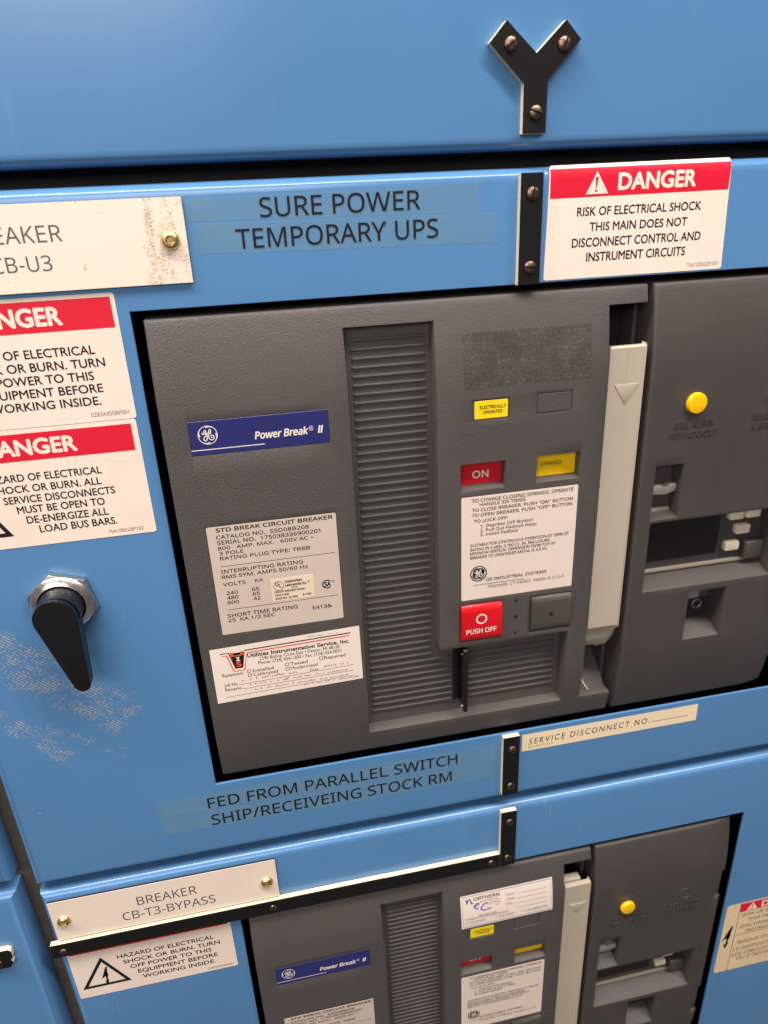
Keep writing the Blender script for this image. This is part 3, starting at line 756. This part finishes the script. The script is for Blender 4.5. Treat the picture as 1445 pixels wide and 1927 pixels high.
    ink('lettering', ip, [('TO CHARGE CLOSING SPRINGS, OPERATE', 195.6, 300.5, -275.6, 3.6, I), ('HANDLE SIX TIMES', 203.5, 250.7, -280.2, 3.4, I), ('TO CLOSE BREAKER, PUSH "ON" BUTTON', 195.7, 300.4, -285.7, 3.5, I), ('TO OPEN BREAKER, PUSH "OFF" BUTTON', 195.7, 300, -291.2, 3.5, I),
        ('TO LOCK OFF:', 197.8, 232.9, -297.5, 3.4, I), ('1. Depress OFF Button', 204.6, 258.9, -303.3, 3.3, T_), ('2. Pull Out Padlock Hasp', 204.3, 263.2, -308.1, 3.3, T_), ('3. Install Padlock', 204.4, 243.8, -312.8, 3.3, T_),
        ('SUITABLE FOR CONTINUOUS OPERATION AT 100% OF', 194.4, 298.4, -323.6, 3.2, I), ('RATING IN A MIN. 3,780 CU. IN. ENCLOSURE.', 194.4, 278.9, -328.4, 3.2, I), ('MINIMUM VERTICAL DIMENSION FROM TOP OF', 194.2, 284.7, -332.8, 3.2, I), ('BREAKER TO GROUNDED METAL IS 4.5 IN.', 194.4, 276.1, -337.5, 3.2, I),
        ('GE INDUSTRIAL SYSTEMS', 211.2, 276.8, -364.6, 3.6, dict(bold=0.03, shear=0.25)), ('Plainville, CT 06062, Made in U.S.A.', 213, 297, -372.8, 3.5, dict(shear=0.25))], 'black_ink', 11.22, None,
        lambda bm, z: prism(bm, rect(198.2, -368, 252.7, -367.5), z-.02, z, cap=False))
    ink('emblem', ip, [], ['white_ink', 'black_ink'], 11.3, None, lambda bm, z: ge_mark(bm, 203.2, -354.7, 8.7, z, 0, 1.0, 1))
    # --- push buttons
    u0, v0, u1, v1, z = WINS['push']
    def key(u0, v0, u1, v1, m, nm, top):
        bm = bmesh.new()
        prof = [(v1, -3), (v1, top-4), (v1-3.5, top-1.0), (v1-6.5, top), (v0+9, top), (v0+4, top-0.8), (v0, top-3.5), (v0, -3)]
        a = [vtx(bm, u0, v, z) for v, z in prof]; b = [vtx(bm, u1, v, z) for v, z in prof]
        for i in range(8): bm.faces.new((a[i], a[(i+1) % 8], b[(i+1) % 8], b[i]))
        bm.faces.new(a); bm.faces.new(list(reversed(b)))
        bm.normal_update()
        bevel(bm, [e for e in bm.edges if len(e.link_faces) == 2 and e.calc_face_angle(0) > R(60)], 0.9, 2)
        bevel(bm, [e for e in bm.edges if len(e.link_faces) == 2 and R(14) < e.calc_face_angle(0) < R(50) and abs(e.verts[0].co.x-e.verts[1].co.x) > 0.03], 1.2, 2)
        return finish(nm, bm, m, root, 35)
    pb = key(u0+.9, v0+.9, u1-.9, v1-.9, 'red_plastic', 'push_button', 13.6); pb['label'] = 'red push off button'
    ink('lettering', pb, [('PUSH OFF', 189.8, 222.8, -424.6, 5.9, dict(bold=0.04))], 'white_ink', 13.75, None, lambda bm, z: ring2(bm, 206.3, -407.4, 4.4, 6.1, z))
    u0, v0, u1, v1, z = WINS['close']
    gb = key(u0+.9, v0+.9, u1-.9, v1-.9, 'button_grey', 'push_button', 13.2); gb['label'] = 'dark grey blank push button'
    ink('hole_shade_disc', gb, [], 'interior_black', 13.3, None, lambda bm, z: disc(bm, 283.7, -414.5, 2.7, z, 0, 16))  # flat black disc, the dark inside a hole painted on
    for v, r in ((-393.3, 1.7), (-412.9, 2.1), (-432.9, 1.7)): ink('hole_shade_disc', house, [], 'interior_black', ZF+0.08, None, lambda bm, z: disc(bm, 244.7, v, r, z, 0, 14))  # flat discs on the face, shade of the small holes as black colour
    # --- charging handle
    bm = bmesh.new()
    prof = [(-137.6, 1.0), (-137.6, 6.6), (-139.2, 8.0), (-444.3, 8.4), (-451.0, 3.0), (-462, 0.5), (-474, -4), (-483, -14), (-485, -26), (-478, -30), (-440, -12), (-400, -2)]
    k = len(prof); a = [vtx(bm, 328.9, v, z) for v, z in prof]; b = [vtx(bm, 365.3, v, z) for v, z in prof]
    for i in range(k): bm.faces.new((a[i], a[(i+1) % k], b[(i+1) % k], b[i]))
    bm.faces.new(a); bm.faces.new(list(reversed(b))); bm.normal_update()
    for v in bm.verts:                                          # the chin rounds in at its right side
        vv = (v.co.z-H0)*1000
        if vv < -447 and v.co.x > 0.36: v.co.x -= (-447-vv)*0.0095*(-447-vv)/1000*1.0
    bevel(bm, [e for e in bm.edges if len(e.link_faces) == 2 and e.calc_face_angle(0) > R(60)], 1.8, 3)
    hd = finish('charging_handle', bm, 'beige_plastic', root, 28)
    bm = bmesh.new()
    pts = [(336.4, -173.6), (360.6, -173.6), (348.5, -193.3)]
    prism(bm, pts, 8.0, 8.75, 0, 0.25, 2, front_only=True)
    finish('raised_arrow', bm, 'beige_plastic', hd)
    bm = bmesh.new(); box(bm, 347.3, 347.7, -440, -139, 8.0, 8.25); finish('mould_line', bm, 'beige_plastic', hd)
    bm = bmesh.new(); box(bm, 330, 357, -230, -141, -14, -2.5, 0, 1.2); finish('rear_link', bm, 'beige_plastic', hd)
    # --- inside of the handle cut-out
    bm = bmesh.new()
    box(bm, 320, 372, BOTV+3, TOPV-3, -60, -48, 0)
    box(bm, 364.8, 369.0, BOTV+8, TOPV-8, -46, -20, 1)
    q = [vtx(bm, 327.2, -537.4, -8), vtx(bm, 364.8, -537.4, -8), vtx(bm, 364.8, -508, -46), vtx(bm, 327.2, -508, -46)]
    bm.faces.new(q).material_index = 1  # darker grey wedge: shadow deep in the pocket put into the colour
    q = [vtx(bm, 327.2, -537.45, 8), vtx(bm, 364.8, -537.45, 8), vtx(bm, 364.8, -537.45, -8.0), vtx(bm, 327.2, -537.45, -8.0)]
    finish('handle_pocket', bm, ['interior_black', 'pocket_grey'], root)
    # --- trip unit cover at the right
    CW = {'hasp': (388.3, -320.4, 419.4, -260.8, -9.0), 'screen': (389.4, -406.6, 543.0, -324.2, -16.5), 'plug': (446.6, -477.4, 491.6, -414.8, -16.0)}
    us = {372.0, 380, 573.0, 562.0, 500, 540}; vs = {TOPV, BOTV, -178.0, -228.0, -430.0, -487.0, -220, -250}
    for a, b, c, d, z in CW.values(): us |= {a, c}; vs |= {b, d}
    def cell2(u, v):
        if u > 562 and (-228 < v < -178 or -487 < v < -430): return None
        for a, b, c, d, z in CW.values():
            if a < u < c and b < v < d: return z
        return 'face'
    def shift2(l, u, v):
        if l == -16.5 and v < -400: return u, v+9.0
        if l == -16.0 and v < -470: return u, v+11.0
        if l == -9.0 and v < -310: return u, v+3.0
        return u, v
    def zc(u, v):
        z = dome(v); s = 573.0-u
        return z - (6.0*(1-s/40.0)**2 if s < 40 else 0)
    us |= {533, 548, 556, 568}
    bm = relief(us, fine(vs), cell2, zc, -50.0, shift2, 4.0, 0.5, lambda a, b: True)
    cov = finish('trip_unit_cover', bm, 'cover_plastic', root, 32)
    for v in (-228, -487):
        bm = bmesh.new(); box(bm, 560, 571.5, v+0.3, v+(49.5 if v > -300 else 56.5), -40, 2.0, 0, 0.6); finish('side_clip', bm, 'cover_plastic', cov)
    E = {}
    def raised(name, lines, zf):
        bm = bmesh.new()
        for ln in lines: text(bm, ln[0], ln[1], ln[2], ln[3], ln[4], ZF, **E)
        r = bmesh.ops.extrude_face_region(bm, geom=bm.faces[:])
        for g in r['geom']:
            if isinstance(g, bmesh.types.BMVert): g.co.y -= 0.0009
        bend(bm, zf); return finish(name, bm, 'cover_plastic', cov)
    raised('raised_lettering', [('BELL ALARM', 402.3, 445.4, -222.6, 6.4), ('WITH LOCKOUT', 397.8, 450.4, -233, 6.3), ('BELL', 489, 507, -221.5, 6.4), ('ALARM', 510, 532.5, -221.5, 6.4), ('ALARM ONLY', 486, 533.5, -232.1, 6.3)], lambda v: -0.05)
    bm = bmesh.new(); lathe(bm, 422.4, -198, [(12.2, 10.9), (12.2, 11.25), (11.3, 11.35), (11.0, 10.9)], 32); finish('button_collar', bm, 'cover_plastic', cov)
    bm = bmesh.new(); lathe(bm, 422.4, -198, [(10.4, 10.5), (10.4, 14.2), (9.6, 15.4), (6.5, 16.0), (0, 16.1)], 36); bb = finish('alarm_button', bm, 'amber_button', root, 40)
    bm = bmesh.new(); ring2(bm, 509.5, -198, 9.4, 10.6, 11.05); 
    lathe(bm, 509.5, -198, [(10.6, 10.8), (10.3, 11.5), (9.5, 11.5), (9.2, 10.8)], 32); finish('button_blank', bm, 'cover_plastic', root)
    # hasp lever
    bm = bmesh.new(); prism(bm, [(390, -291), (395.6, -286.2), (402, -286), (404.5, -288.8), (409.5, -288.6), (411.5, -285.4), (418.6, -285.2), (418.6, -293), (407, -296.5), (394, -295.5), (390, -293.5)], -6, 3.5, 0, 0.8, 2); finish('hasp_lever', bm, 'hasp_grey', root)
    bm = bmesh.new(); box(bm, 389.5, 418.5, -320.2, -314.2, -8.9, -4.0, 0, 0.8); finish('hasp_sill', bm, 'hasp_grey', root)
    # display
    z = -16.5
    bm = bmesh.new(); box(bm, 390, 542.5, -397.2, -324.6, z+0.1, z+1.2); dp = finish('trip_display', bm, 'bezel_blue_grey', root)
    bm = bmesh.new(); box(bm, 391, 490.5, -384.6, -326, z+1.0, z+1.9); finish('screen', bm, 'screen_glass', dp)
    bm = bmesh.new(); box(bm, 390.4, 526, -397.0, -393.4, z+1.2, z+5.4, 0, 0.5); finish('sill_trim', bm, 'sill_tan', dp)
    for u, v in ((507, -338.6), (527.2, -338.4), (517.3, -357.0), (507.0, -376.6)):
        bm = bmesh.new(); prism(bm, rrect(u-9, v-5.6, u+9, v+5.6, 2.6), z+1.2, z+6.8, 0, 1.1, 2, front_only=True); finish('key', bm, 'key_plastic', dp, 40)
    bm = bmesh.new(); box(bm, 520.5, 542, -393, -371.5, z+1.2, z+12, 0, 1.6, 3); finish('battery_cover', bm, 'button_grey', dp)
    # rating plug
    z = -16.0
    bm = bmesh.new(); box(bm, 447, 478, -466, -415.2, z+0.1, z+1.0, 0); rg = finish('rating_plug', bm, 'hasp_grey', root)
    bm = bmesh.new(); lathe(bm, 476.2, -448.6, [(6.6, z+1), (6.6, z+2.6), (5.4, z+3.0), (4.8, z+2.2), (4.8, z+1.1), (0, z+1.1)], 28); finish('test_jack', bm, 'nickel', rg)
    bm = bmesh.new(); box(bm, 460, 491, -466, -441, z+1.02, z+1.6); finish('plug_base', bm, 'interior_black', rg)
    # body behind the front
    bm = bmesh.new(); box(bm, -70, 318, BOTV+8, TOPV-8, -138, -42); box(bm, 380, 566, BOTV+8, TOPV-8, -138, -48); finish('breaker_body', bm, 'interior_black', root)
    return root

brk = make_breaker()
tag(brk, 'grey circuit breaker with its red ON flag fully visible, above the service disconnect label', 'circuit breaker', 'circuit breakers in the blue doors')
def copy_tree(o, parent=None):
    c = o.copy(); COL.objects.link(c); c.parent = parent
    for ch in list(o.children): copy_tree(ch, c)
    return c
brk2 = copy_tree(brk); DV = -711.5
brk2.location = brk.location + Vector((0, 0, DV/1000)); ORG[brk2] = brk2.location.copy()
brk2['label'] = 'grey circuit breaker at the bottom, wearing the white northern testing sticker'

# adhesive patch left on the upper breaker by a peeled sticker
bm = bmesh.new(); sheet(bm, [(186.8,-163.8),(311,-163.8),(309,-114.3),(187.2,-114.8)], 0.12, 0, dome, [-120,-127,-134,-141,-148,-155]); bend(bm, dome)
o = finish('glue_residue', bm, 'adhesive_residue', brk)
# tuft of fibre caught under the handle
bm = bmesh.new()
pts = [W(*p) for p in ((336, -521, -18), (337.5, -527, -12), (338.8, -531, -8), (342, -536.2, -2))]
for a, b in zip(pts, pts[1:]):
    for dx in (0.0, 0.0005):
        off = Vector((dx+0.00025, 0.0002, 0.00025)); va = [bm.verts.new(p) for p in (a, b, b+off, a+off)]; bm.faces.new(va)
tag(finish('cable_fibre', bm, 'fiber'), 'pale fibre caught under the lever of the upper breaker', 'fibre')

# ------------------------------------------------------------------ service stickers
bm = bmesh.new(); sheet(bm, [(-70.1,-463.6),(79.4,-460.2),(78.9,-395.5),(-69.9,-398.8)], ZF+0.2)
o = finish('service_sticker', bm, 'sticker_white', None); tag(o, 'white utilities service sticker with orange funnel logo and faded handwriting', 'sticker')
k = dict(geo=True)
def uis(bm, z):
    for p in (rect(-61, -442.9, 25, -442.6),): pass
    def ln(a, b, w=0.35): ribbon(bm, [a, b], w, z, 0, 0)
    ln((-46, -444.3), (25.2, -442.3)); ln((35.2, -442.3), (70.5, -441.2)); ln((-43.5, -450), (70.3, -448.2)); ln((-61, -457.4), (71.2, -454.6))
    for u, v in ((-36.5, -431.4), (-36.3, -436.4), (1.3, -430.3), (1.5, -435.7), (36.2, -429.2)):
        for a, b in (((u, v), (u+3.3, v+.05)), ((u+3.3, v), (u+3.3, v+3.2)), ((u+3.3, v+3.2), (u, v+3.2)), ((u, v+3.2), (u, v))): ln(a, b, 0.45)
ink('lettering', o, [('Utilities Instrumentation Service, Inc.', -34.6, 67.8, -413.6, 4.6, dict(bold=0.05, geo=True)), ('2290 Bishop Circle East • Dexter, MI 48130', -23.1, 57.5, -418.6, 3.7, k), ('Phone: (734) 424-1200 • Fax: (734) 424-0031', -24.7, 58.8, -423.6, 3.7, k),
    ('Installed', -31.1, -10.4, -431.7, 3.7, k), ('Calibrated', -31.2, -6.9, -436.7, 3.7, k), ('Tested', 6.4, 24, -430.5, 3.7, k), ('Modernized', 6.3, 33.7, -435.9, 3.7, k), ('Repaired', 41, 62.9, -429.5, 3.7, k),
    ('Equipment:', -61.3, -40.7, -432.5, 3.7, k), ('Date:', 25.7, 34.9, -442.1, 3.7, k), ('Job No.', -61, -47.2, -444.4, 3.7, k), ('Remarks:', -60.8, -43.9, -450, 3.7, k)], 'black_ink', ZF+0.32, None, uis)
def logo_black(bm, z):
    ribbon(bm, [(-60.4,-405.2),(-52.2,-405.2),(-47.2,-424.2),(-40.6,-424.2),(-36.6,-404.6),(69.7,-402.2)], 1.15, z, 0, 0)
    f = bm.faces.new([vtx(bm, *p, z-0.01) for p in ((-51,-406),(-47,-424),(-40.8,-424),(-37.4,-406))])
lg = ink('emblem', o, [('S', -46.5, -41.2, -422.8, 6.0, dict(bold=0.1, mi=1)), ('U', -50.8, -38.2, -410.2, 5.2, dict(bold=0.12, mi=1)), ('I', -45.9, -42, -416.0, 4.6, dict(bold=0.1, mi=2))], ['black_ink', 'orange_ink', 'sticker_white'], ZF+0.36, None, None)
lg2 = ink('logo_outline', o, [], 'black_ink', ZF+0.32, None, logo_black)
ink('logo_line', o, [], 'orange_ink', ZF+0.34, None, lambda bm, z: ribbon(bm, [(-59.2,-408),(-54.3,-408),(-49.4,-427.4),(-38.8,-427.4),(-34.6,-407.8),(68.2,-405.2)], 1.2, z, 0, 0))
def scribble(bm, z):
    rnd = random.Random(3)
    for (u0, u1, v) in ((-44, 12, -440.6), (40, 66, -439.0), (-36, 62, -447.0), (-32, 66, -453.8), (18, 74, -457.6), (26, 58, -400.4)):
        u = u0
        while u < u1:
            h = rnd.uniform(1.2, 3.2) if v < -430 else 1.2; w_ = rnd.uniform(1.2, 2.6)
            p = [(u, v), (u+w_*.5, v+h), (u+w_*.3, v+h*.2), (u+w_, v+h*rnd.random())]
            ribbon(bm, p, rnd.uniform(0.3, 0.65), z, 0, 1)
            u += w_ + (rnd.uniform(2, 5) if rnd.random() < 0.3 else 0.4)
ink('handwriting', o, [], 'brown_ink', ZF+0.30, None, scribble)

# sticker on the lower breaker, over the domed top of its housing
dome2 = lambda v: dome(v-DV)
cutsN = [-832, -838, -845, -852, -859, -866, -873]
bm = bmesh.new(); sheet(bm, [(185.6,-882.2),(311.6,-881.4),(310,-825.6),(184.5,-826.8)], 0.25, 0, dome2, cutsN); bend(bm, dome2)
o = finish('testing_sticker', bm, 'sticker_white'); tag(o, 'white northern electrical testing sticker with blue script and border on the lower breaker', 'sticker')
def nec_border(bm, z):
    ribbon(bm, [(187,-829.2),(307.8,-828),(309.2,-878.9),(188,-879.8)], 0.7, z, 0, 0, True)
    n1 = [(191.7,-833),(193.2,-836.5),(193.6,-842),(193.6,-838),(195.4,-833.4),(198,-833.4),(198.6,-839),(200,-841.6),(202,-840)]
    e1 = [(201.5,-846.5),(207,-846.0),(210,-843.6),(208,-841.8),(204.6,-843.6),(203,-847.6),(205,-851),(209,-851)]
    c1 = [(221,-844.8),(216.5,-845.2),(212.8,-849),(212.2,-853.4),(215.5,-856.2),(220,-855.6),(226.4,-853.6)]
    for s in (n1, e1, c1): ribbon(bm, s, 1.7, z, 0, 2)
ink('blue_script', o, [('POWER SYSTEM SPECIALISTS', 191.2, 248.7, -868.2, 2.8, dict(bold=0.02))], 'blue_ink', 0.37, dome2, nec_border)
ink('lettering', o, [('ORTHERN', 202, 237.5, -837.3, 5.4, dict(bold=0.06)), ('LECTRICAL', 211.7, 236.9, -842.4, 3.6), ('ESTING', 220.8, 238.6, -847.9, 3.6), ('INC', 231.9, 237.8, -851.8, 2.4), ('DATE', 246, 257.8, -840.6, 3.6), ('JOB#', 246.8, 258, -848.3, 3.6), ('POS.', 246.4, 256.3, -856, 3.6),
    ('CALIBRATED', 273.3, 304.4, -874.2, 3.6), ('TESTED', 237, 257.5, -874.6, 3.6), ('CLEANED', 194.5, 218.6, -874.8, 3.6), ('248 588-0080', 208, 233.5, -864.7, 2.5, dict(bold=0.015))], 'grey_ink', 0.37, dome2,
    lambda bm, z: [ribbon(bm, [(260.6, v), (302.8, v)], 0.45, z, 0, 0) for v in (-840, -847.8, -855.7, -863.8)] + [ribbon(bm, [(a, b), (a+2.6, b), (a+2.6, b+2.6), (a, b+2.6)], 0.4, z, 0, 0, True) for a, b in ((269, -873.8), (232, -874.3), (190, -874.4))])
